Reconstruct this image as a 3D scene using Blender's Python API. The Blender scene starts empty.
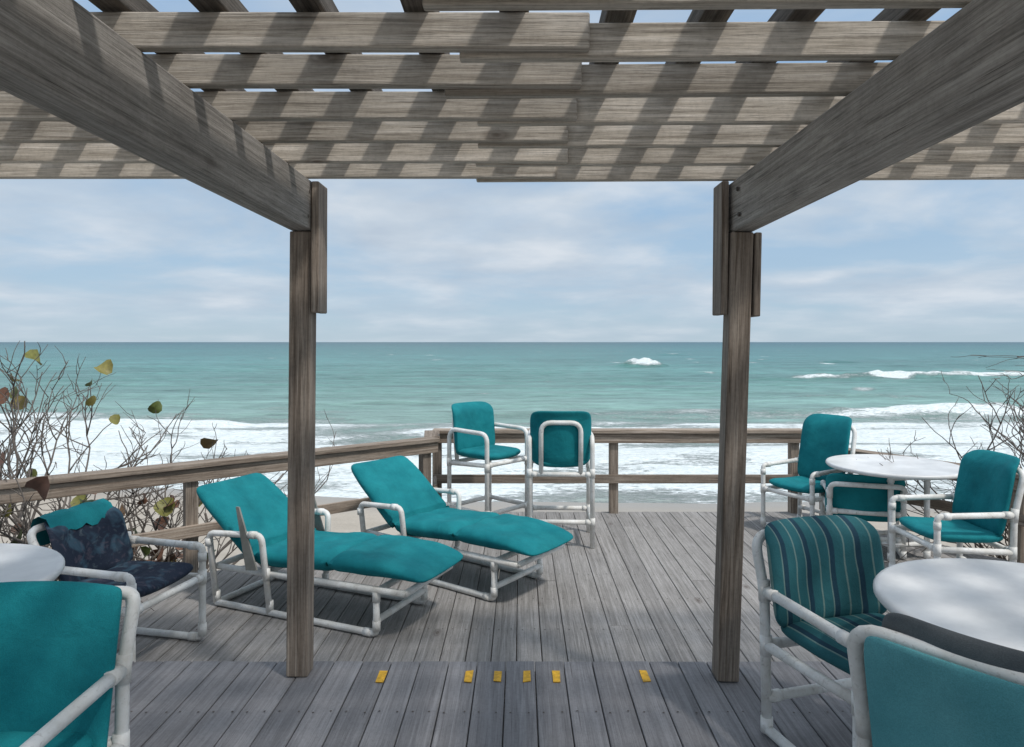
import bpy, bmesh, math, random
from mathutils import Vector, Matrix, noise, Quaternion
random.seed(7)
sc=bpy.context.scene
COL=sc.collection
sc.view_settings.view_transform='Standard'
sc.view_settings.look='None'
sc.view_settings.exposure=0

# ---------------------------------------------------------------- materials
class NT:
    def __init__(s,name):
        s.m=bpy.data.materials.new(name); s.m.use_nodes=True
        s.n=s.m.node_tree.nodes; s.l=s.m.node_tree.links
        s.b=s.n['Principled BSDF']
    def add(s,t,**k):
        x=s.n.new(t)
        for a,v in k.items(): setattr(x,a,v)
        return x
    def link(s,a,b): s.l.new(a,b)
    def tex(s,scale=(1,1,1),kind='Object',rnd=False,attr=None):
        tc=s.add('ShaderNodeTexCoord'); mp=s.add('ShaderNodeMapping')
        mp.inputs['Scale'].default_value=scale
        out=tc.outputs[kind]
        if rnd or attr:
            if attr:
                a=s.add('ShaderNodeAttribute',attribute_name=attr); r=a.outputs['Fac']
            else:
                a=s.add('ShaderNodeObjectInfo'); r=a.outputs['Random']
            mu=s.add('ShaderNodeMath',operation='MULTIPLY'); mu.inputs[1].default_value=37.0
            s.link(r,mu.inputs[0])
            va=s.add('ShaderNodeVectorMath',operation='ADD')
            s.link(out,va.inputs[0]); s.link(mu.outputs[0],va.inputs[1]); out=va.outputs[0]
        s.link(out,mp.inputs['Vector']); return mp.outputs[0]
    def noise(s,vec,scale,detail=4,rough=.55,dist=0):
        x=s.add('ShaderNodeTexNoise'); x.inputs['Scale'].default_value=scale
        x.inputs['Detail'].default_value=detail; x.inputs['Roughness'].default_value=rough
        x.inputs['Distortion'].default_value=dist
        s.link(vec,x.inputs['Vector']); return x.outputs['Fac']
    def ramp(s,fac,stops):
        r=s.add('ShaderNodeValToRGB'); cr=r.color_ramp
        while len(cr.elements)<len(stops): cr.elements.new(.5)
        for e,(p,c) in zip(cr.elements,stops):
            e.position=p; e.color=(c,c,c,1) if not isinstance(c,tuple) else (*c,1)
        s.link(fac,r.inputs[0]); return r.outputs[0]
    def mix(s,f,a,b,mode='MIX'):
        x=s.add('ShaderNodeMix',data_type='RGBA',blend_type=mode)
        for sock,v in ((x.inputs[0],f),(x.inputs[6],a),(x.inputs[7],b)):
            if hasattr(v,'links'): s.link(v,sock)
            elif isinstance(v,tuple): sock.default_value=(*v,1)
            else: sock.default_value=v
        return x.outputs[2]
    def math(s,op,a,b=0.0,clamp=False):
        x=s.add('ShaderNodeMath',operation=op); x.use_clamp=clamp
        for i,v in enumerate((a,b)):
            if hasattr(v,'links'): s.link(v,x.inputs[i])
            else: x.inputs[i].default_value=v
        return x.outputs[0]
    def bump(s,h,strength=.3,dist=.01):
        b=s.add('ShaderNodeBump'); b.inputs['Strength'].default_value=strength
        b.inputs['Distance'].default_value=dist
        s.link(h,b.inputs['Height']); s.link(b.outputs[0],s.b.inputs['Normal'])
    def col(s,c):
        if isinstance(c,tuple): s.b.inputs['Base Color'].default_value=(*c,1)
        else: s.link(c,s.b.inputs['Base Color'])
    def rough(s,v):
        if hasattr(v,'links'): s.link(v,s.b.inputs['Roughness'])
        else: s.b.inputs['Roughness'].default_value=v

def wood(name,axis,dark,mid,light,attr=None,grain=1.0,contrast=1.0,knots=True):
    t=NT(name)
    k_=.03
    sx={'X':(k_,1,1),'Y':(1,k_,1),'Z':(1,1,k_)}[axis]
    kw=dict(attr=attr) if attr else dict(rnd=True)
    v=t.tex(sx,**kw)
    v2=t.tex((1,1,1),**kw)
    vk=t.tex({'X':(.45,1,1),'Y':(1,.45,1),'Z':(1,1,.45)}[axis],**kw)
    vo=t.add('ShaderNodeTexVoronoi'); vo.inputs['Scale'].default_value=3.6; t.link(vk,vo.inputs['Vector'])
    g=t.noise(v,190*grain,5,.75,.25)
    g2=t.noise(v,46*grain,5,.66,.9)
    blot=t.noise(v2,3.2,6,.7)
    pitt=t.noise(v2,60,4,.7)
    c=t.ramp(g2,[(.32,dark),(.5,mid),(.68,light)])
    c=t.mix(.65*contrast,c,t.ramp(g,[(.36,.4),(.48,.92),(.66,1.2)]),'MULTIPLY')
    c=t.mix(.5*contrast,c,t.ramp(blot,[(.3,.6),(.5,.98),(.72,1.2)]),'MULTIPLY')
    c=t.mix(.3,c,t.ramp(pitt,[(.32,.6),(.5,1.0),(.7,1.15)]),'MULTIPLY')
    ck=t.noise(t.tex(tuple(q*(.4 if q<1 else 1) for q in sx),**kw),210*grain,2,.5)
    c=t.mix(t.ramp(ck,[(.25,.8),(.31,0.0)]),c,(dark[0]*.25,dark[1]*.22,dark[2]*.2))
    if knots:
        ring=t.ramp(vo.outputs['Distance'],[(.0,1.0),(.035,.9),(.05,.35),(.07,.55),(.11,0.0)])
        c=t.mix(t.math('MULTIPLY',ring,.75),c,(dark[0]*.4,dark[1]*.32,dark[2]*.28))
    if attr: a=t.add('ShaderNodeAttribute',attribute_name=attr); r=a.outputs['Fac']
    else: a=t.add('ShaderNodeObjectInfo'); r=a.outputs['Random']
    mr=t.add('ShaderNodeMapRange'); mr.inputs[3].default_value=1-.22*contrast; mr.inputs[4].default_value=1+.17*contrast
    t.link(r,mr.inputs[0])
    c=t.mix(1.0,c,mr.outputs[0],'MULTIPLY')
    t.col(c); t.rough(.85); t.b.inputs['Specular IOR Level'].default_value=.25
    t.bump(t.math('ADD',g,t.math('MULTIPLY',g2,.6)),.7,.003)
    return t.m

M={}
M['timber']=wood('weathered_timber','X',(.21,.192,.172),(.35,.325,.295),(.47,.44,.405))
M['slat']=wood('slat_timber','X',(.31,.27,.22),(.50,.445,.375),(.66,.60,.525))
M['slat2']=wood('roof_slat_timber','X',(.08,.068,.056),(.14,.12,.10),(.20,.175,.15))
M['post']=wood('post_timber','Z',(.125,.097,.075),(.25,.205,.167),(.36,.31,.26))
M['rail']=wood('rail_timber','X',(.16,.122,.092),(.295,.238,.19),(.43,.365,.305))
M['deck']=wood('deck_boards_timber','Y',(.20,.19,.18),(.285,.272,.26),(.365,.35,.34),attr='rnd',contrast=.65)
M['deck2']=wood('grey_deck_boards','Y',(.165,.162,.168),(.21,.208,.217),(.26,.258,.268),attr='rnd',grain=.8,contrast=.5,knots=False)

def plain(name,c,rough=.5,var=.15,scale=6,bump=0,bscale=200,spec=.4):
    t=NT(name); v=t.tex(rnd=True)
    n=t.noise(v,scale,5,.6)
    t.col(t.mix(1.0,c,t.ramp(n,[(.3,1-var),(.7,1+var*.5)]),'MULTIPLY'))
    t.rough(rough); t.b.inputs['Specular IOR Level'].default_value=spec
    if bump: t.bump(t.noise(v,bscale,2,.5),bump,.002)
    return t.m
def pvc():
    t=NT('white_pvc'); v=t.tex(rnd=True)
    n=t.noise(v,9,6,.65); n2=t.noise(v,60,3,.6)
    c=t.mix(t.ramp(n,[(.40,0.0),(.75,.85)]),(.78,.78,.76),(.50,.47,.41))
    c=t.mix(t.ramp(n2,[(.58,0.0),(.75,.55)]),c,(.30,.27,.23))
    t.col(c); t.rough(.5); t.bump(n2,.06,.002); return t.m
M['pvc']=pvc()
def fabric(name,c,c2,fade=(.3,.7),wrs=9,bs=.6):
    t=NT(name); v=t.tex(rnd=True)
    n=t.noise(v,5,5,.6); w=t.noise(v,320,2,.5); wr=t.noise(v,wrs,3,.5,.8); st=t.noise(v,2.2,6,.7)
    cc=t.mix(t.ramp(n,[(fade[0],0.0),(fade[1],1.0)]),c,c2)
    cc=t.mix(.35,cc,t.ramp(w,[(.3,.55),(.7,1.25)]),'MULTIPLY')
    cc=t.mix(.6,cc,t.ramp(st,[(.3,.65),(.5,1.0),(.75,1.15)]),'MULTIPLY')
    t.col(cc); t.rough(.82); t.b.inputs['Specular IOR Level'].default_value=.2
    t.bump(t.math('ADD',t.math('MULTIPLY',w,.12),wr),bs,.012)
    return t
M['teal']=fabric('teal_canvas',(.003,.15,.178),(.012,.225,.25)).m
M['faded']=fabric('faded_teal_canvas',(.075,.27,.30),(.11,.33,.36),wrs=4,bs=.3).m
M['grey']=fabric('dark_grey_canvas',(.065,.075,.083),(.12,.13,.135),wrs=7).m
def floral():
    t=fabric('navy_floral_canvas',(.012,.02,.04),(.02,.035,.065))
    a=t.noise(t.tex(rnd=True),8,3,.6,.6); b=t.noise(t.tex((1.3,1.1,1.2),rnd=True),13,4,.6,.5)
    c=t.mix(t.ramp(a,[(.50,0.0),(.62,.8)]),(.018,.026,.045),(.05,.10,.14))
    c=t.mix(t.ramp(b,[(.56,0.0),(.68,.6)]),c,(.10,.085,.11))
    c=t.mix(t.ramp(b,[(.30,.5),(.42,0.0)]),c,(.13,.17,.19))
    t.col(c); return t.m
M['floral']=floral()
def striped(name,base,s1,s2,freq=9.0):
    t=fabric(name,base,base)
    tc=t.add('ShaderNodeTexCoord'); sp=t.add('ShaderNodeSeparateXYZ'); t.link(tc.outputs['Object'],sp.inputs[0])
    fr=t.math('FRACT',t.math('ADD',t.math('MULTIPLY',sp.outputs[0],freq),20.0))
    c=t.ramp(fr,[(.0,base),(.20,base),(.22,s1),(.26,s1),(.28,base),(.60,base),(.63,s2),(.80,s2),(.82,s1),(.84,s1),(.87,base)])
    w=t.noise(t.tex(),300,2,.5); n=t.noise(t.tex(),6,4,.6)
    c=t.mix(.35,c,t.ramp(w,[(.3,.6),(.7,1.2)]),'MULTIPLY')
    c=t.mix(.5,c,t.ramp(n,[(.3,.65),(.7,1.25)]),'MULTIPLY')
    t.col(c); return t.m
M['stripe']=striped('teal_striped_canvas',(.025,.12,.14),(.15,.24,.23),(.014,.05,.08),8.0)
M['table']=plain('table_resin',(.72,.72,.71),.35,.2,4)
M['yellow']=plain('yellow_tape',(.72,.40,.02),.6,.4,40)
M['bark']=plain('twig_bark',(.15,.13,.115),.9,.4,12,.5)
M['bolt']=plain('rusty_bolt',(.07,.055,.045),.7,.4,30)
M['panel']=plain('grey_panel',(.22,.22,.20),.7,.3,12)
def leafm():
    t=NT('sea_grape_leaf'); a=t.add('ShaderNodeAttribute',attribute_name='rnd')
    c=t.ramp(a.outputs['Fac'],[(0,(.05,.085,.025)),(.3,(.10,.13,.03)),(.55,(.20,.18,.04)),(.68,(.16,.07,.035)),(.85,(.10,.05,.035)),(1,(.22,.13,.09))])
    n=t.noise(t.tex(),30,4,.6); c=t.mix(.7,c,t.ramp(n,[(.3,.6),(.7,1.3)]),'MULTIPLY')
    t.col(c); t.rough(.55); return t.m
M['leaf']=leafm()
def sand():
    t=NT('beach_sand'); v=t.tex()
    n=t.noise(v,.6,6,.6); f=t.noise(v,14,4,.6)
    c=t.mix(t.ramp(n,[(.3,0.0),(.7,1.0)]),(.38,.335,.275),(.47,.42,.355))
    c=t.mix(.5,c,t.ramp(f,[(.3,.75),(.7,1.1)]),'MULTIPLY')
    tc=t.add('ShaderNodeTexCoord'); sp=t.add('ShaderNodeSeparateXYZ'); t.link(tc.outputs['Object'],sp.inputs[0])
    wet=t.add('ShaderNodeMapRange'); wet.inputs[1].default_value=-2.84; wet.inputs[2].default_value=-2.98
    t.link(sp.outputs[2],wet.inputs[0])
    c=t.mix(wet.outputs[0],c,(.33,.30,.26))
    t.col(c)
    rr=t.add('ShaderNodeMapRange'); rr.inputs[3].default_value=.9; rr.inputs[4].default_value=.35
    t.link(wet.outputs[0],rr.inputs[0]); t.link(rr.outputs[0],t.b.inputs['Roughness'])
    t.bump(f,.5,.03); return t.m
M['sand']=sand()
def sea():
    t=NT('sea_water')
    geo=t.add('ShaderNodeNewGeometry'); sp=t.add('ShaderNodeSeparateXYZ'); t.link(geo.outputs['Position'],sp.inputs[0])
    lg=t.math('LOGARITHM',t.math('MAXIMUM',sp.outputs[1],5.0),10.0)
    f=t.add('ShaderNodeMapRange'); f.inputs[1].default_value=1.3; f.inputs[2].default_value=3.3; t.link(lg,f.inputs[0])
    c=t.ramp(f.outputs[0],[(0,(.38,.44,.40)),(.15,(.21,.33,.29)),(.3,(.12,.265,.235)),(.48,(.075,.215,.203)),(.65,(.05,.175,.174)),(.85,(.027,.122,.133)),(1,(.014,.088,.108))])
    big=t.noise(t.tex((.006,.03,1)),1.0,5,.6); mid=t.noise(t.tex((.05,.22,1)),1.0,5,.65); sm=t.noise(t.tex((.35,1.1,1)),1.0,6,.65)
    c=t.mix(.8,c,t.ramp(big,[(.3,.74),(.7,1.22)]),'MULTIPLY')
    c=t.mix(.9,c,t.ramp(mid,[(.3,.62),(.5,1.0),(.7,1.32)]),'MULTIPLY')
    c=t.mix(.9,c,t.ramp(sm,[(.3,.58),(.5,1.0),(.7,1.32)]),'MULTIPLY')
    a=t.add('ShaderNodeAttribute',attribute_name='foam')
    lace=t.noise(t.tex((.45,1.3,1)),1.5,9,.78,1.0)
    lace2=t.noise(t.tex((.9,2.4,1)),4.0,7,.78,.6)
    l=t.math('ADD',t.math('MULTIPLY',lace,.60),t.math('MULTIPLY',lace2,.40))
    l=t.math('ADD',t.math('MULTIPLY',t.math('SUBTRACT',l,.5),1.5),.5)
    d=t.math('SUBTRACT',t.math('ADD',l,a.outputs['Fac']),1.0)
    fm=t.math('MULTIPLY',d,4.5,True)
    fcol=t.mix(t.ramp(lace2,[(.32,0.0),(.60,1.0)]),(.42,.52,.50),(.84,.87,.88))
    c=t.mix(fm,c,fcol)
    t.col(c)
    rr=t.mix(fm,(.3,.3,.3),(.9,.9,.9)); t.link(rr,t.b.inputs['Roughness'])
    t.b.inputs['Specular IOR Level'].default_value=.26
    h=t.math('ADD',t.math('MULTIPLY',sm,1.0),t.math('ADD',t.math('MULTIPLY',mid,2.0),t.math('MULTIPLY',fm,.3)))
    t.bump(h,.8,.5); return t.m
M['sea']=sea()

# ---------------------------------------------------------------- helpers
def finish(name,bm,mat,parent=None,smooth=False,loc=(0,0,0),rot=None,mat2=None):
    me=bpy.data.meshes.new(name)
    bmesh.ops.recalc_face_normals(bm,faces=bm.faces)
    if smooth:
        for f in bm.faces: f.smooth=True
    bm.to_mesh(me); bm.free()
    me.materials.append(M[mat])
    if mat2: me.materials.append(M[mat2])
    o=bpy.data.objects.new(name,me); COL.objects.link(o)
    o.location=loc
    if rot is not None: o.rotation_mode='QUATERNION'; o.rotation_quaternion=rot
    if parent: o.parent=parent
    return o
def tag(o,label=None,cat=None,group=None,kind=None):
    if label:o['label']=label
    if cat:o['category']=cat
    if group:o['group']=group
    if kind:o['kind']=kind
def empty(name,loc=(0,0,0),rz=0,label=None,cat=None,group=None):
    o=bpy.data.objects.new(name,None); o.empty_display_size=.2; COL.objects.link(o)
    o.location=loc; o.rotation_euler=(0,0,rz)
    tag(o,label,cat,group); return o
def box_bm(bm,cx,cy,cz,sx,sy,sz,bev=0.0):
    r=bmesh.ops.create_cube(bm,size=1,matrix=Matrix.Translation((cx,cy,cz))@Matrix.Diagonal((sx,sy,sz,1)))
    if bev:
        es=set()
        for v in r['verts']:
            for e in v.link_edges: es.add(e)
        bmesh.ops.bevel(bm,geom=list(es),offset=bev,segments=2,affect='EDGES',profile=.5)
def timber(name,p0,p1,w,h,mat,parent=None,bev=.005,roll=0):
    p0=Vector(p0);p1=Vector(p1); d=p1-p0; L=d.length
    bm=bmesh.new(); box_bm(bm,0,0,0,L,w,h,bev)
    x=d.normalized(); up=Vector((0,0,1)) if abs(x.z)<.9 else Vector((0,1,0))
    y=up.cross(x).normalized(); z=x.cross(y)
    R=Matrix((x,y,z)).transposed()
    return finish(name,bm,mat,parent,False,(p0+p1)/2,R.to_quaternion())
def path(pts,fil):
    pts=[Vector(p) for p in pts]; out=[pts[0]]
    for i in range(1,len(pts)-1):
        a,b,c=pts[i-1],pts[i],pts[i+1]
        u=(a-b);v=(c-b)
        r=min(fil,u.length*.45,v.length*.45)
        s=b+u.normalized()*r; e=b+v.normalized()*r
        for k in range(6):
            t=k/5; out.append(s*(1-t)**2+b*2*t*(1-t)+e*t*t)
    out.append(pts[-1]); return out
def tube(bm,pts,r,seg=12,fil=.05,r2=None):
    P=path(pts,fil) if len(pts)>2 and fil>0 else [Vector(p) for p in pts]
    n=len(P); rings=[]; up=None
    for i,p in enumerate(P):
        t=(P[min(i+1,n-1)]-P[max(i-1,0)]).normalized()
        if up is None:
            up=t.orthogonal().normalized()
        else:
            up=(up-t*up.dot(t)); up=up.normalized() if up.length>1e-6 else t.orthogonal().normalized()
        sd=t.cross(up); rr=r if r2 is None else r+(r2-r)*i/(n-1)
        rings.append([bm.verts.new(p+(up*math.cos(a)+sd*math.sin(a))*rr) for a in [2*math.pi*k/seg for k in range(seg)]])
    for a,b in zip(rings,rings[1:]):
        for k in range(seg): bm.faces.new((a[k],a[(k+1)%seg],b[(k+1)%seg],b[k]))
    bm.faces.new(rings[0]); bm.faces.new(rings[-1])
def collar(bm,p,d,L=.07,r=.0245):
    p=Vector(p); d=Vector(d).normalized()
    tube(bm,[p-d*L/2,p+d*L/2],r,14)
def pillow(bm,W,L,T,fn,nx=22,ny=22,n=7,seed=0,wr=.006,tuft=None):
    def m(i,N): return math.sin(math.pi/2*(2*i/N-1))
    top={};bot={}
    for i in range(nx+1):
        for j in range(ny+1):
            u=m(i,nx);v=m(j,ny); mx=max(abs(u),abs(v))
            s=1.0
            if mx>1e-6:
                cu,cv=abs(u)/mx,abs(v)/mx
                s=1/((cu**n+cv**n)**(1/n)); 
            x=u*s*W/2; y=v*s*L/2
            t=T/2*math.sqrt(max(0,1-mx**5))
            w=wr*noise.noise(Vector((x*7+seed,y*7,seed)))*(1-mx**4)
            if tuft:
                for (tx,ty) in tuft:
                    d2=((x-tx)**2+(y-ty)**2)/.0012
                    w-=T*.22*math.exp(-d2)
            top[i,j]=bm.verts.new(fn(x,y,t+w))
            if mx>=.9999: bot[i,j]=top[i,j]
            else: bot[i,j]=bm.verts.new(fn(x,y,-t+w*.3))
    for i in range(nx):
        for j in range(ny):
            bm.faces.new((top[i,j],top[i+1,j],top[i+1,j+1],top[i,j+1]))
            try: bm.faces.new((bot[i,j],bot[i,j+1],bot[i+1,j+1],bot[i+1,j]))
            except ValueError: pass

# ---------------------------------------------------------------- ground / sea
def edge(x):
    return 19.2+max(0,-x-2.5)*.22+.7*noise.noise(Vector((x*.12,0,7)))
def hgt(x,y):
    y2=y-(edge(x)-19.6)*min(1,max(0,(y-10)/8))
    pts=[(-30,-.75),(6,-.85),(9,-1.5),(13,-2.45),(17,-2.82),(20,-3.0),(40,-4.0),(90,-6)]
    for (a,za),(b,zb) in zip(pts,pts[1:]):
        if y2<=b:
            t=max(0,(y2-a)/(b-a)); z=za+(zb-za)*t; break
    else: z=-6
    k=1 if y<14 else .12
    z+=.10*k*noise.noise(Vector((x*.25,y*.25,0)))+.05*k*noise.noise(Vector((x*.9,y*.9,4)))
    return z
bm=bmesh.new(); ys=[-25+.6*i for i in range(76)]+[21+1.5*i for i in range(40)]
xs=[-120+4*i for i in range(25)]+[-20+.6*i for i in range(1,67)]+[20+4*i for i in range(1,26)]
g=[[bm.verts.new((x,y,hgt(x,y))) for x in xs] for y in ys]
for a,b in zip(g,g[1:]):
    for k in range(len(xs)-1): bm.faces.new((a[k],a[k+1],b[k+1],b[k]))
tag(finish('beach_ground',bm,'sand',None,True),kind='structure')

def bell(x,c,w): return math.exp(-((x-c)/w)**2)
breakers=[(50,86,12,1.9,1.0),(66,88,9,1.6,.9),(36,84,6,1.1,.5),(21.6,128,3.8,2.0,1.4),(24.5,126,2.4,2.0,.9),
 (30,44,12,1.2,.55),(26,56,9,1.3,.4),(-20,38,10,1.0,.3),(6,34,8,.9,.3),
 (70,150,5,1,.5),(53,240,5,2,.7),(105,150,5,1,.5),(-60,190,4,1.5,.3),(-30,230,4,1.5,.25),(60,170,3,1.2,.4)]
def seaz(x,y):
    wv=noise.noise(Vector((x*.02,y*.02,1)))*6
    E=edge(x)
    z=.10*math.sin((y+wv)*.75)*min(1,max(0,(y-22)/10))*(1 if y<140 else 0)
    z+=.16*noise.noise(Vector((x*.12,y*.45,2)))*(1 if y<250 else 0)*min(1,max(.1,(y-20)/12))
    f=0
    big=noise.noise(Vector((x*.07,y*.18,3)))
    b2=noise.noise(Vector((x*.2,y*.6,5)))
    R_=max(0,min(1,(x-2)/14))
    f+=.62*bell(y,E+2.5,3.6)+.60*bell(y,E+8,5.5)+(.52+.08*R_)*bell(y,E+15,6)+(.27+.12*R_)*bell(y,E+25,8)+.18*bell(y,E+42,14)+.40*bell(y,E-.1,.9)
    near=1 if y<60 else max(0,1-(y-60)/40)
    f+=(big*.22+b2*.26)*near+big*.15*(1-near)*(1 if y<400 else 0)
    for (bx,by,wx,wy,h) in breakers:
        yy=by+1.2*noise.noise(Vector((x*.2,by,0)))
        e=bell(x,bx,wx)*bell(y,yy,wy)
        z+=h*e*(1+.5*noise.noise(Vector((x*.7,y*.7,9)))); f+=(.8 if by>70 else .4)*bell(x,bx,wx)*bell(y,yy-wy*.4,wy*.9)
    if y>60:
        c=noise.noise(Vector((x*.16,y*.10,11)))
        if c>.42: f+=(c-.42)*2.4
    return -3.0+z,f
rows=[16+.28*i for i in range(120)]
while rows[-1]<30000: rows.append(rows[-1]+max(.3,(rows[-1]-45)*.016+.3))
bm=bmesh.new(); fl=bm.verts.layers.float.new('foam'); NC=280; g=[]
for y in rows:
    r=[]
    for k in range(NC+1):
        s=(k/NC*2-1); x=s*(y*.95+14)
        z,f=seaz(x,y)
        if y<edge(x)-1.5: z-=.3
        v=bm.verts.new((x,y,z)); v[fl]=f; r.append(v)
    g.append(r)
for a,b in zip(g,g[1:]):
    for k in range(NC): bm.faces.new((a[k],a[k+1],b[k+1],b[k]))
tag(finish('sea_water',bm,'sea',None,True),kind='structure')

# ---------------------------------------------------------------- decks
def deck(name,x0,x1,y0fn,y1fn,z,mat,bw=.138,gap=.005,seed=1,joints=True,screws=()):
    rnd=random.Random(seed); bm=bmesh.new(); lay=bm.faces.layers.float.new('rnd'); x=x0
    while x<x1:
        a,b=x,x+bw; ya,yb=y0fn(a),y0fn(b); ea,eb=y1fn(a),y1fn(b)
        if min(ea,eb)>max(ya,yb)+.1:
            cuts=[]
            if joints:
                c=ya+rnd.choice([.9,1.7,2.4,3.2])
                if c<min(ea,eb)-.3 and rnd.random()<.45: cuts=[c]
            seg=[]; s=(ya,yb)
            for c in cuts: seg.append((s,(c-.002,c-.002))); s=(c+.003,c+.003)
            seg.append((s,(ea,eb)))
            for (s0,s1),(e0,e1) in seg:
                dz=rnd.uniform(-.0015,.0015); t=.034; c=.003; val=rnd.random()
                prof=[(a,z-t),(b,z-t),(b,z-c+dz),(b-c,z+dz),(a+c,z+dz),(a,z-c+dz)]
                def yy(x_,p,q): return p+(q-p)*(x_-a)/bw
                A=[bm.verts.new((px,yy(px,s0,s1),pz)) for px,pz in prof]
                B=[bm.verts.new((px,yy(px,e0,e1),pz)) for px,pz in prof]
                fs=[bm.faces.new(A),bm.faces.new(B)]
                for k in range(6): fs.append(bm.faces.new((A[k],A[(k+1)%6],B[(k+1)%6],B[k])))
                for f in fs: f[lay]=val
            for sy in screws:
                if sy<min(ea,eb)-.05:
                    for sx in (a+.03,b-.03):
                        q=sx+rnd.uniform(-.006,.006); w_=sy+rnd.uniform(-.008,.008)
                        f=bm.faces.new([bm.verts.new((q+.0048*math.cos(k*math.pi/4),w_+.0048*math.sin(k*math.pi/4),z+.0028)) for k in range(8)])
                        f.material_index=1
        x+=bw+gap
    o=finish(name,bm,mat,mat2='bolt'); tag(o,kind='structure'); return o
RS=.635
def far(x):
    if x<-.86: return 6.55+(x+.79)/1.226
    if x>2.95: return 7.12-(x-2.95)/RS
    return 7.12
deck('lower_deck',-4.45,5.0,lambda x:3.36,far,-.17,'deck',seed=3,screws=(4.2,4.7,5.2,5.7,6.2,6.9))
deck('upper_deck',-4.5,4.5,lambda x:-2.5,lambda x:3.42,0,'deck2',seed=5,joints=False,screws=(3.37,2.95,2.5,2.05))
st=timber('deck_step_riser',(-4.5,3.385,-.1),(4.5,3.385,-.1),.03,.125,'timber'); tag(st,kind='structure')
for nm,p0,p1 in (('deck_fascia',(-.9,7.145,-.31),(2.95,7.145,-.31)),('deck_fascia',(-4.4,3.58,-.31),(-.86,6.5,-.31)),('deck_fascia',(2.98,7.11,-.31),(5.1,3.77,-.31))):
    tag(timber(nm,p0,p1,.035,.24,'rail'),kind='structure')
for y in (4.2,5.2,6.2,6.9):
    xl=max(-4.2,-.9-(6.5-y)*1.226) if y<6.5 else -.85
    tag(timber('deck_joist',(xl,y,-.30),(2.9+(7.0-y)*RS,y,-.30),.04,.18,'rail'),kind='structure')
for X in (-.660,-.243,-.108,.034,.174,.597):
    bm=bmesh.new(); w=.036;
    vs=[bm.verts.new((X+dx+random.uniform(-.003,.003),3.262+dy+random.uniform(-.008,.008),.0052)) for dx,dy in ((-w/2,-.052),(w/2,-.052),(w/2,.052),(-w/2,.052))]
    bm.faces.new(vs); r=bmesh.ops.extrude_face_region(bm,geom=bm.faces[:])
    for v in r['geom']:
        if isinstance(v,bmesh.types.BMVert): v.co.z-=.003
    o=finish('yellow_tape_strip',bm,'yellow'); tag(o,'short yellow tape strip marking the deck step edge','tape','yellow strips along the step edge')

# ---------------------------------------------------------------- pergola
pg=empty('pergola',(0,0,0),0,'weathered wooden pergola with slatted roof over the deck','pergola')
def T(name,*a,**k): return timber(name,*a,parent=pg,**k)
def post(name,b,t,w,d,par,mat='post'):
    b=Vector(b);t=Vector(t); bm=bmesh.new(); box_bm(bm,0,0,0,w,d,(t-b).length,.006)
    q=Vector((0,0,1)).rotation_difference((t-b).normalized())
    return finish(name,bm,mat,par,False,(b+t)/2,q)
post('post',(-1.064,3.30,0.003),(-1.046,3.30,2.128),.103,.10,pg)
post('post',(.978,3.255,0.003),(1.047,3.255,2.118),.103,.10,pg)
post('post_cleat',(-.972,3.305,1.74),(-.970,3.305,2.362),.036,.15,pg)
post('post_cleat',(.966,3.30,1.73),(.972,3.30,2.362),.034,.15,pg)
post('post_cleat',(1.112,3.265,1.72),(1.120,3.265,2.115),.032,.13,pg)
T('beam',(-1.055,-1.5,2.25),(-1.045,3.345,2.25),.105,.235,'timber',bev=.007)
T('beam',(1.045,-1.5,2.24),(1.055,3.345,2.24),.105,.235,'timber',bev=.007)
for (bx,by,bz,sx) in ((-.994,3.22,2.31,1),(-.994,3.20,2.19,1),(.991,3.12,2.30,-1),(.991,3.10,2.18,-1)):
    bm=bmesh.new(); r=bmesh.ops.create_cone(bm,cap_ends=True,segments=14,radius1=.011,radius2=.009,depth=.008,matrix=Matrix.Rotation(math.pi/2*sx,4,'Y'))
    finish('bolt',bm,'bolt',pg,False,(bx-.002*sx,by,bz))
zj=2.425
for i in range(17):
    y=3.22-.283*i+random.uniform(-.008,.008); dz=random.uniform(-.005,.005)
    T('rafter',(-3.6,y+random.uniform(-.012,.012),zj+dz),(.19+random.uniform(-.03,.03),y,zj+dz-.002),.036,.095,'slat')
    T('rafter',(-.2+random.uniform(-.05,.05),y+.0385,zj-.014+random.uniform(-.004,.004)),(3.6,y+.0385+random.uniform(-.012,.012),zj+.006),.036,.095,'slat')
x=-3.5
while x<3.5:
    xx=x+random.uniform(-.012,.012)
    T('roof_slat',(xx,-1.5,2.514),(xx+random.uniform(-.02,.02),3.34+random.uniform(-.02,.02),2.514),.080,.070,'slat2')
    x+=.268

# ---------------------------------------------------------------- railings
CAPZ=.70
def railing(pts,label,posts,capz=.70):
    a=Vector((*pts[0],0)); r=empty('deck_railing',(a.x,a.y,-.17),0,label,'railing','railings around the deck'); off=Vector((a.x,a.y,-.17))
    def TT(n,p,q,w,h,bev=.005): 
        return timber(n,Vector(p)-off,Vector(q)-off,w,h,'rail',r,bev)
    for p,q in zip(pts,pts[1:]):
        p=Vector((*p,0));q=Vector((*q,0)); d=(q-p).normalized(); nrm=Vector((-d.y,d.x,0))
        TT('top_rail',p+Vector((0,0,capz-.02)),q+Vector((0,0,capz-.02)),.15,.038)
        s=-nrm*.03
        TT('side_board',p+s+Vector((0,0,capz-.042-.05)),q+s+Vector((0,0,capz-.042-.05)),.036,.095)
        TT('middle_rail',p+s+Vector((0,0,.19)),q+s+Vector((0,0,.19)),.034,.088)
    for (x,y,ang) in posts:
        hh=capz+.14
        bm=bmesh.new(); box_bm(bm,0,0,0,.09,.085,hh,.005)
        finish('post',bm,'post',r,False,Vector((x,y,-.17+hh/2-.006))-off,Quaternion((0,0,1),ang))
    return r
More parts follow.
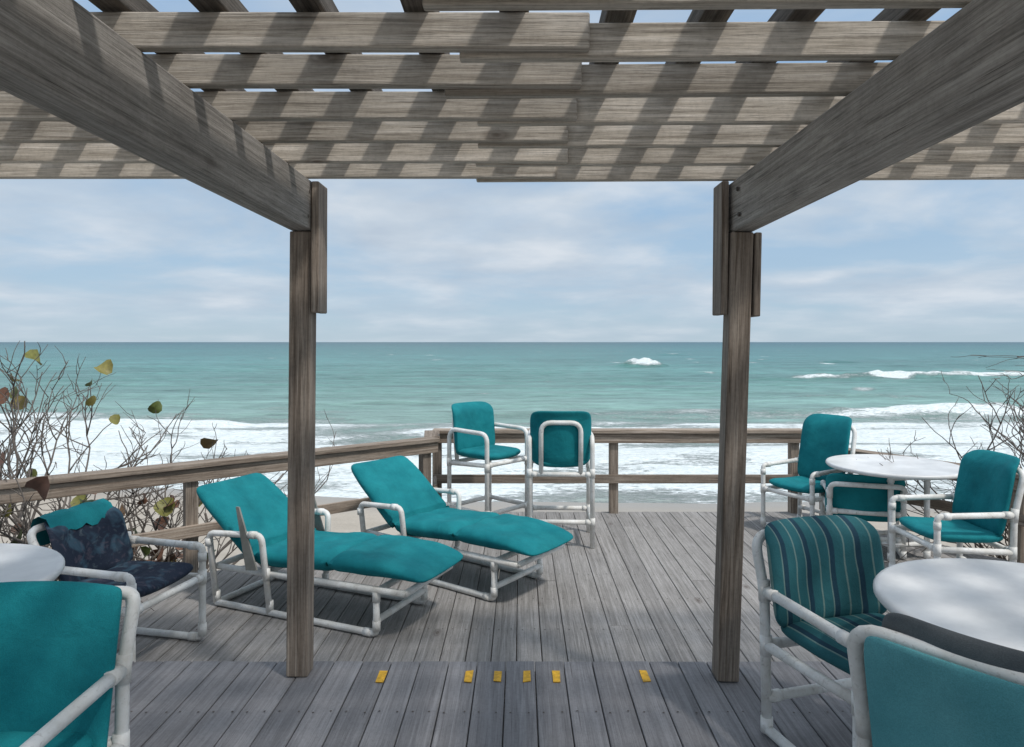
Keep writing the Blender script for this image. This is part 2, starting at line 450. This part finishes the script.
th=math.atan2(6.47-4.0,-.79+3.82)
def ld(Y,o=.03):
    X=-.79-(6.47-Y)*1.226; return (X-.63*o,Y+.77*o)
railing([(-3.92,3.92),(-.80,6.465)],'weathered wooden deck railing running diagonally beside the lounge chairs',[(*ld(5.11),th),(*ld(6.40),th),(*ld(4.0),th)])
railing([(-.90,7.06),(2.93,7.06)],'wooden railing facing the ocean across the deck end',[(-.86,7.09,0),(.97,7.09,0),(2.84,7.09,0)])
railing([(-.84,6.52),(-.90,6.975)],'short wooden railing joining two longer deck railings',[])
ra=math.atan2(-1,RS)
railing([(3.02,6.93),(5.02,3.80)],'wooden deck railing beside the round patio table',[(3.08,6.88,ra),(3.98,5.47,ra),(4.9,4.02,ra)],capz=.56)

# ---------------------------------------------------------------- furniture
R=.0205
def chair(x,y,face,z,seatm,backm,label,group='PVC patio chairs',sling=None,name='patio_chair',arm=.60,top=.86,ch=.9,seed=0,cw=.50,cz=.44,cn=7,rake=0.0,bend=.05,towel=None,slw=.47,seatz=.425,fil=.075,ct=.085):
    e=empty(name,(x,y,z),math.radians(face-90),label,'chair',group)
    W=.275; bm=bmesh.new()
    for s in (-1,1):
        tube(bm,[(s*W,-.25,.022),(s*W,.25,.022),(s*W,.25,arm),(s*W,-.265,arm+.012)],R,fil=.035)
        collar(bm,(s*W,.25,.07),(0,0,1)); collar(bm,(s*W,.19,.022),(0,1,0),.05)
        collar(bm,(s*W,.25,arm-.06),(0,0,1),.05); collar(bm,(s*W,.19,arm),(0,1,0),.05)
        collar(bm,(s*W,-.267,arm+.01),(0,-.1,1),.085); collar(bm,(s*W,-.22,arm+.01),(0,1,0),.05)
        collar(bm,(s*W,-.25,.04),(0,0,1),.06)
        tube(bm,[(s*W,-.252,.36),(s*W,.25,.38)],R)
        collar(bm,(s*W,.25,.38),(0,0,1),.08); collar(bm,(s*W,-.256,.36),(0,0,1),.08)
    tube(bm,[(-W,-.25,.022),(-W,-.265,arm),(-W,-.335-rake,top),(W,-.335-rake,top),(W,-.265,arm),(W,-.25,.022)],R,fil=fil)
    for (yy,zz) in ((.25,.38),(-.256,.36),(-.25,.15)):
        tube(bm,[(-W,yy,zz),(W,yy,zz)],R); 
        for s in (-1,1): collar(bm,(s*(W-.04),yy,zz),(1,0,0),.04)
    finish('frame',bm,'pvc',e,True)
    bm=bmesh.new()
    def fs(px,py,t): return Vector((px,py+.0,seatz+t+.03*(px/.25)**2*.6 + (.015*max(0,py)/.25)))
    pillow(bm,.50,.50,.085,fs,seed=seed+1,tuft=[(0,0)])
    finish('seat_cushion',bm,seatm,e,True)
    bm=bmesh.new()
    def fb(px,py,t):
        h=py+.0; zz=cz+(h+.25)*(ch-cz)/.5
        yy=-.235-(.085+rake)*((zz-.44)/.45)+.05*(px/.25)**2*(.5/cw)+t*.95
        if h>.15: yy-=bend*((h-.15)/.1)**2
        return Vector((px,yy,zz))
    pillow(bm,cw,.50,ct,fb,seed=seed+5,wr=.012,n=cn)
    finish('back_cushion',bm,backm,e,True)
    if towel:
        bm=bmesh.new()
        pts=[(-.395-rake,top-.12),(-.385-rake,top-.02),(-.365-rake,ch+.012),(-.325-rake,ch+.026),(-.275-rake*.9,ch+.008),(-.24-rake*.8,ch-.06)]
        prev=None
        for k,(py,pz) in enumerate(pts):
            row=[bm.verts.new((-.22+.44*i/12,py+.004*math.sin(i*2.1+k),pz+.006*math.sin(i*1.3+k)+(-.02 if k==5 and i%3 else 0))) for i in range(13)]
            if prev:
                for i in range(12): bm.faces.new((prev[i],prev[i+1],row[i+1],row[i]))
            prev=row
        finish('towel',bm,towel,e,True)
    if sling:
        bm=bmesh.new()
        def f2(px,py,t):
            zz=.26+(py+.25)*(top-.26+.02)/.5
            yy=-.30-.085*((zz-.44)/.45)-.02*(1-(px/.27)**2)+t+.010*math.sin(px*30+zz*4)*(.25-py)
            return Vector((px,yy,zz))
        pillow(bm,slw,.50,.05,f2,n=14,seed=seed+3,wr=.008)
        finish('cover',bm,sling,e,True)
    return e
def stool(x,y,face,z,label,seed=0):
    e=empty('bar_chair',(x,y,z),math.radians(face-90),label,'chair','tall PVC bar chairs')
    W=.27; bm=bmesh.new(); arm=.94; st_=.66
    for s in (-1,1):
        tube(bm,[(s*W,.25,.0),(s*W,.25,arm),(s*W,-.20,arm+.01),(s*W,-.25,arm-.05),(s*W,-.25,0)],R,fil=.08)
        tube(bm,[(s*W,-.25,.22),(s*W,.25,.22)],R); tube(bm,[(s*W,-.25,st_-.03),(s*W,.25,st_)],R)
        for yy in (-.25,.25):
            for zz in (.22,st_-.02): collar(bm,(s*W,yy,zz),(0,0,1),.075)
    for yy,zz in ((-.25,.22),(.25,.22),(-.25,st_-.03),(.25,st_)):
        tube(bm,[(-W,yy,zz),(W,yy,zz)],R)
        for s in (-1,1): collar(bm,(s*(W-.04),yy,zz),(1,0,0),.04)
    a=.17
    tube(bm,[(-a,-.25,st_-.03),(-a,-.30,1.08),(a,-.30,1.08),(a,-.25,st_-.03)],R,fil=.09)
    finish('frame',bm,'pvc',e,True)
    bm=bmesh.new()
    pillow(bm,.48,.48,.09,lambda px,py,t:Vector((px,py,st_+.055+t+.02*(px/.25)**2)),seed=seed)
    finish('seat_cushion',bm,'teal',e,True)
    bm=bmesh.new()
    def fb(px,py,t):
        zz=.70+(py+.24)*1.0
        yy=-.215-.045*((zz-.7)/.45)+.05*(px/.25)**2+t
        if py>.14: yy-=.05*((py-.14)/.1)**2
        return Vector((px*(1.0+.05*py),yy,zz))
    pillow(bm,.53,.48,.095,fb,seed=seed+4,wr=.01)
    finish('back_cushion',bm,'teal',e,True)
    return e
def chaise(x,y,ang,z,label,seed=0,panels=False):
    e=empty('chaise_lounge',(x,y,z),math.radians(ang),label,'lounge chair','teal chaise lounges')
    bm=bmesh.new(); W=.275; sh=.275
    for s in (-1,1):
        tube(bm,[(0,s*W,.022),(1.28,s*W,.022),(1.28,s*W,sh)],R,fil=.03)
        tube(bm,[(0.02,s*W,sh-.01),(1.48,s*W,sh+.012)],R)
        s2=s*(W+.055)
        tube(bm,[(0,s*W,.022),(-.01,s2,.50),(.44,s2,.53),(.46,s*W,.022)],R,fil=.05)
        collar(bm,(.458,s*W,.07),(0,0,1),.06);collar(bm,(.45,s*(W+.02),sh),(0,0,1),.08);collar(bm,(1.28,s*W,sh-.03),(0,0,1),.06)
        collar(bm,(1.28,s*W,.07),(0,0,1),.06);collar(bm,(1.22,s*W,.022),(1,0,0),.05);collar(bm,(0,s*W,.07),(0,0,1),.06)
        collar(bm,(.37,s2,.526),(1,0,.06),.05);collar(bm,(-.01,s2,.44),(0,0,1),.05)
        tube(bm,[(.38,s*(W-.05),sh+.01),(-.12,s*(W-.05),.69)],R)
    for px,pz in ((0,.022),(1.28,.10),(.42,sh),(0,sh-.01),(1.28,sh),(1.48,sh+.012)):
        tube(bm,[(px,-W,pz),(px,W,pz)],R)
    tube(bm,[(-.12,-W+.05,.69),(-.12,W-.05,.69)],R)
    finish('frame',bm,'pvc',e,True)
    key=[(-.20,.775),(-.07,.675),(.09,.55),(.25,.42),(.315,.375),(.40,.352),(.62,.362),(.92,.385),(1.20,.392),(1.42,.385),(1.60,.355)]
    ks=[0]
    for a,b in zip(key,key[1:]): ks.append(ks[-1]+math.hypot(b[0]-a[0],b[1]-a[1]))
    TL=ks[-1]; BR=ks[4]
    def pos(s):
        s=min(max(s,0),TL-1e-6)
        for i in range(len(ks)-1):
            if s<=ks[i+1]:
                t=(s-ks[i])/(ks[i+1]-ks[i])
                p=[key[max(i-1,0)],key[i],key[i+1],key[min(i+2,len(key)-1)]]
                def cr(k): 
                    a,b,c,d=[q[k] for q in p]
                    return .5*(2*b+(c-a)*t+(2*a-5*b+4*c-d)*t*t+(3*b-3*c+d-a)*t**3)
                return cr(0),cr(1)
    def f(px,py,t):
        s=py+TL/2; a=pos(s-.02);b=pos(s+.02); m=pos(s)
        dx,dz=b[0]-a[0],b[1]-a[1]; L=math.hypot(dx,dz) or 1
        nx_,nz_=-dz/L,dx/L
        crease=-.055*math.exp(-((s-BR-.01)/.024)**2)-.032*math.exp(-((s-BR-.62)/.026)**2)
        taper=1-.40*max(0,(s-BR-.9)/(TL-BR-.9))
        wd=1.07 if s<BR else 1.0+.07*max(0,1-(s-BR)/.06)
        tt=t*taper+(crease if t>0 else -crease*.5)+.012*(px/.28)**2
        return Vector((m[0]+nx_*tt,px*wd,m[1]+nz_*tt))
    bm=bmesh.new(); pillow(bm,.60,TL-.02,.135,f,nx=20,ny=110,n=11,seed=seed,wr=.022)
    finish('cushion',bm,'teal',e,True)
    if panels:
        for s in (-1,1):
            bm=bmesh.new(); yy=s*.345
            pr=[(.33,.30),(.42,.31),(.27,.70),(.245,.70)]
            A=[bm.verts.new((a,yy-.006,b)) for a,b in pr]; B=[bm.verts.new((a,yy+.006,b)) for a,b in pr]
            bm.faces.new(A); bm.faces.new(B)
            for k in range(4): bm.faces.new((A[k],A[(k+1)%4],B[(k+1)%4],B[k]))
            finish('side_panel',bm,'panel',e)
    return e
def lathe(bm,prof,seg=64):
    rings=[]
    for r,z in prof:
        rings.append([bm.verts.new((r*math.cos(2*math.pi*k/seg),r*math.sin(2*math.pi*k/seg),z)) for k in range(seg)])
    for a,b in zip(rings,rings[1:]):
        for k in range(seg): bm.faces.new((a[k],a[(k+1)%seg],b[(k+1)%seg],b[k]))
    bm.faces.new(rings[0]); bm.faces.new(rings[-1])
def table(x,y,z,r,label,rot=.4,q=.27):
    e=empty('patio_table',(x,y,z),rot,label,'table','white round patio tables')
    bm=bmesh.new(); h=.745
    lathe(bm,[(r-.06,h-.035),(r-.01,h-.032),(r,h-.02),(r,h-.008),(r-.006,h),(r-.02,h+.002),(r-.035,h-.002),(.03,h-.001)])
    finish('table_top',bm,'table',e,True)
    bm=bmesh.new()
    for a in (-1,1):
        for b in (-1,1):
            tube(bm,[(a*q,b*q,0),(a*q,b*q,h-.04)],.022); collar(bm,(a*q,b*q,.03),(0,0,1),.06,.0265); collar(bm,(a*q,b*q,h-.08),(0,0,1),.06,.028)
        for zz in (.12,h-.08):
            tube(bm,[(a*q,-q,zz),(a*q,q,zz)],.02); tube(bm,[(-q,a*q,zz),(q,a*q,zz)],.02)
    finish('frame',bm,'pvc',e,True); return e

LD=-.168
chaise(-1.93,4.84,-23,LD,'teal cushioned white pipe chaise lounge in front of wooden post',3,True)
chaise(-1.05,5.62,-36,LD,'teal cushioned chaise lounge beside the tall bar chairs',9)
stool(-.30,6.47,-42,LD,'tall white bar chair with teal cushions turned toward deck',2)
stool(.36,6.12,88,LD,'tall white bar chair with teal cushions facing the ocean',6)
chair(2.66,6.36,208,LD,'teal','teal','white pipe patio chair with tall teal back cushion by railing',top=.98,ch=1.07,seed=11,cw=.52)
table(3.13,5.72,LD,.52,'white round patio table near the deck corner',.2,q=.17)
chair(2.93,5.87,72,LD,'teal','teal','white pipe patio chair with teal cushions tucked under table',seed=31,top=.60,ch=.685,arm=.50,cw=.60,cz=.28,ct=.10)
chair(3.04,4.84,180,LD,'teal','teal','white pipe patio chair with tall teal back beside far table',seed=14,top=.90,ch=.98,cw=.54)
chair(1.34,2.62,-74,.002,'stripe','stripe','white pipe chair with teal striped cushions at table',seed=17,top=.79,ch=.84,arm=.57,cw=.56)
table(1.70,2.2,.002,.50,'white round patio table between striped and covered chairs',.9,q=.2)
chair(1.285,1.74,38,.002,'grey','grey','white pipe chair with faded teal cover over its back',sling='faded',top=.87,ch=.93,seed=21,cw=.47,bend=0,ct=.07,slw=.45)
chair(-2.18,3.82,-12,LD,'floral','floral','white pipe chair with navy floral cushions by railing',arm=.56,top=.76,ch=.80,seed=25,rake=.06,towel='teal',ct=.06)
table(-2.20,2.40,.002,.50,'white round patio table at the upper deck edge',.5)
chair(-1.50,1.84,-90,.002,'teal','teal','white pipe patio chair with large teal back on upper deck',top=.80,ch=.845,seed=29,cw=.56,cz=.30,cn=24,arm=.58,bend=0,seatz=.40,fil=.04)

# ---------------------------------------------------------------- shrubs
def shrub(x,y,z,h,n,label,seed,spread=1.05,leafp=.12,lean=(0,0),ls=1.0,md=4,cap=9.0):
    rn=random.Random(seed)
    e=empty('sea_grape_shrub',(x,y,z),0,label,'shrub','shrubs growing beside the deck')
    bm=bmesh.new(); tips=[]
    def br(p,d,L,r,dep):
        pts=[p]; q=p.copy(); dd=d.copy(); k=6
        for i in range(k):
            dd=(dd+Vector((rn.uniform(-1,1),rn.uniform(-1,1),rn.uniform(-.55,.75)))*.26)
            if q.z+z>cap: dd.z=min(dd.z,.05)
            dd.normalize()
            q=q+dd*L/k; pts.append(q.copy())
        tube(bm,pts,r,5 if dep<2 else 4,.0,r2=r*.55)
        if dep<md:
            m=rn.choice([3,4]) if dep<2 else rn.choice([1,2])
            for _ in range(m):
                t=rn.randint(2,k); b=pts[t]
                nd=(dd+Vector((rn.uniform(-1,1),rn.uniform(-1,1),rn.uniform(-.5,.9)))*spread).normalized()
                br(b,nd,L*rn.uniform(.42,.7),max(.0034,r*.6),dep+1)
        if dep>=2:
            tips.append((q,dd))
    for i in range(n):
        a=rn.uniform(0,6.28); d=Vector((math.cos(a)*.5+lean[0],math.sin(a)*.4+lean[1],1)).normalized()
        br(Vector((rn.uniform(-.25,.25),rn.uniform(-.25,.25),-.1)),d,h*rn.uniform(.48,.62),rn.uniform(.014,.021),0)
    finish('branches',bm,'bark',e,True)
    bm=bmesh.new(); layr=bm.faces.layers.float.new('rnd')
    for q,dd in tips:
        low=q.z<h*.5
        if rn.random()< (leafp*2 if low else leafp*.7):
            s=rn.uniform(.035,.07)*ls; nrm=Vector((rn.uniform(-1,1),rn.uniform(-1.2,1),rn.uniform(0,1))).normalized()
            u=nrm.orthogonal().normalized(); v=nrm.cross(u); c=q+dd*s*.7
            cen=bm.verts.new(c-nrm*s*.2); val=rn.random(); fold=rn.uniform(.1,.6)
            ring=[bm.verts.new(c+(u*math.cos(a)*s+v*math.sin(a)*s*(1.0 if a<3.14 else .8))+nrm*s*fold*math.cos(2*a)*rn.uniform(.7,1.3)) for a in [2*math.pi*k/10 for k in range(10)]]
            for k in range(10):
                f=bm.faces.new((cen,ring[k],ring[(k+1)%10])); f[layr]=val
    if len(bm.faces)==0: bm.free()
    else: finish('leaves',bm,'leaf',e,True)
    return e
for i,(x,y,h,n,lp,ln) in enumerate([(-4.0,5.1,2.5,5,.09,(-.02,0)),(-3.5,5.6,2.3,5,.04,(.22,.0)),(-4.4,5.8,2.6,4,.04,(0,0)),(-3.0,6.0,1.95,5,.03,(.2,.1)),(-3.8,4.75,1.5,8,.14,(.05,.05)),(-4.0,4.6,2.3,4,.12,(-.05,0)),(-3.3,5.5,1.3,8,.10,(.15,0))]):
    shrub(x,y,hgt(x,y),h,n,'bare twiggy sea grape shrub with few brown leaves beyond railing',100+i,leafp=lp,lean=ln,ls=1.35)
for i,(x,y,h,n,lp,ln) in enumerate([(4.75,6.0,2.7,6,.0,(-.0,0)),(5.2,6.4,2.8,5,.0,(-.05,0)),(4.85,5.6,2.7,6,.0,(0,0)),(5.2,6.0,2.8,5,.0,(0,0))]):
    shrub(x,y,hgt(x,y),h,n,'bare grey twiggy shrub behind the railing near the table',210+i,leafp=lp,lean=ln,spread=.85,cap=1.3)

# ---------------------------------------------------------------- light
sd=Vector((-.42,.36,-.83)).normalized()
el=math.asin(-sd.z); az=math.atan2(-sd.x,-sd.y)
L=bpy.data.lights.new('sun','SUN'); L.energy=2.4; L.angle=math.radians(4.5); L.color=(1,.955,.90)
lo=bpy.data.objects.new('sun',L); COL.objects.link(lo); lo.rotation_mode='QUATERNION'; lo.rotation_quaternion=sd.to_track_quat('-Z','Y')
w=bpy.data.worlds.new('World'); sc.world=w; w.use_nodes=True; nt=w.node_tree; N=nt.nodes; K=nt.links
bg=N['Background']; bg.inputs['Strength'].default_value=.1
sky=N.new('ShaderNodeTexSky'); sky.sky_type='NISHITA'; sky.sun_disc=False; sky.sun_elevation=el; sky.sun_rotation=az
sky.air_density=1.0; sky.dust_density=.4; sky.ozone_density=2.0
tc=N.new('ShaderNodeTexCoord'); sp=N.new('ShaderNodeSeparateXYZ'); K.new(tc.outputs['Generated'],sp.inputs[0])
def mth(op,a,b,cl=False):
    x=N.new('ShaderNodeMath'); x.operation=op; x.use_clamp=cl
    for i,v in enumerate((a,b)):
        if hasattr(v,'links'): K.new(v,x.inputs[i])
        else: x.inputs[i].default_value=v
    return x.outputs[0]
def rmp(fac,st):
    r=N.new('ShaderNodeValToRGB')
    while len(r.color_ramp.elements)<len(st): r.color_ramp.elements.new(.5)
    for e_,(p,c) in zip(r.color_ramp.elements,st): e_.position=p; e_.color=(*c,1) if isinstance(c,tuple) else (c,c,c,1)
    K.new(fac,r.inputs[0]); return r.outputs[0]
def mixc(f,a,b,mode='MIX'):
    x=N.new('ShaderNodeMix'); x.data_type='RGBA'; x.blend_type=mode
    for s_,v in ((x.inputs[0],f),(x.inputs[6],a),(x.inputs[7],b)):
        if hasattr(v,'links'): K.new(v,s_)
        elif isinstance(v,tuple): s_.default_value=(*v,1)
        else: s_.default_value=v
    return x.outputs[2]
zz=mth('ADD',mth('MAXIMUM',sp.outputs[2],0.0),.16)
cb=N.new('ShaderNodeCombineXYZ'); K.new(mth('DIVIDE',sp.outputs[0],zz),cb.inputs[0]); K.new(mth('DIVIDE',sp.outputs[1],zz),cb.inputs[1]); cb.inputs[2].default_value=5.1
n1=N.new('ShaderNodeTexNoise'); n1.inputs['Scale'].default_value=1.1; n1.inputs['Detail'].default_value=8; n1.inputs['Roughness'].default_value=.55; n1.inputs['Distortion'].default_value=.3
K.new(cb.outputs[0],n1.inputs['Vector'])
n2=N.new('ShaderNodeTexNoise'); n2.inputs['Scale'].default_value=2.2; n2.inputs['Detail'].default_value=6; n2.inputs['Roughness'].default_value=.5; K.new(cb.outputs[0],n2.inputs['Vector'])
blue=rmp(sp.outputs[2],[(0,(.45,.59,.70)),(.08,(.40,.57,.74)),(.25,(.30,.50,.75)),(1,(.2,.37,.68))])
s1=N.new('ShaderNodeVectorMath'); s1.operation='SCALE'; s1.inputs[3].default_value=10; K.new(blue,s1.inputs[0])
base=mixc(.88,sky.outputs[0],s1.outputs[0])
mask=rmp(n1.outputs['Fac'],[(.36,.15),(.52,.72),(.64,1.0)])
cc=rmp(n2.outputs['Fac'],[(.3,(.48,.57,.68)),(.5,(.56,.645,.74)),(.7,(.69,.75,.82))])
s2=N.new('ShaderNodeVectorMath'); s2.operation='SCALE'; s2.inputs[3].default_value=10; K.new(cc,s2.inputs[0])
hor=rmp(sp.outputs[2],[(0,.45),(.07,1.0)])
full=mixc(mth('MULTIPLY',mask,hor),base,s2.outputs[0])
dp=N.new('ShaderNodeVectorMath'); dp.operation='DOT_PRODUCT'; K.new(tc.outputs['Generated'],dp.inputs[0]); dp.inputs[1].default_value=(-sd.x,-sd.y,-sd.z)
gl=mth('MULTIPLY',mth('POWER',mth('MAXIMUM',dp.outputs['Value'],0.0),3.0),7.0)  # broad glow around the sun, added to the unseen sky to lift ambient light
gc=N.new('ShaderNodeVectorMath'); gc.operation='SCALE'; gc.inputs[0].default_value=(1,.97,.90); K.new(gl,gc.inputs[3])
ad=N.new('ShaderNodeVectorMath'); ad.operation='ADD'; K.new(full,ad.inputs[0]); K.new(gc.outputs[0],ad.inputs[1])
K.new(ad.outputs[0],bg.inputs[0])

cam=bpy.data.cameras.new('camera'); co=bpy.data.objects.new('camera',cam); COL.objects.link(co)
co.location=(0,0,1.6); co.rotation_euler=(math.radians(90),0,0)
cam.lens=24; cam.sensor_width=36; cam.shift_x=-8/1024; cam.shift_y=-31.5/1024
cam.clip_start=.05; cam.clip_end=60000
sc.camera=co
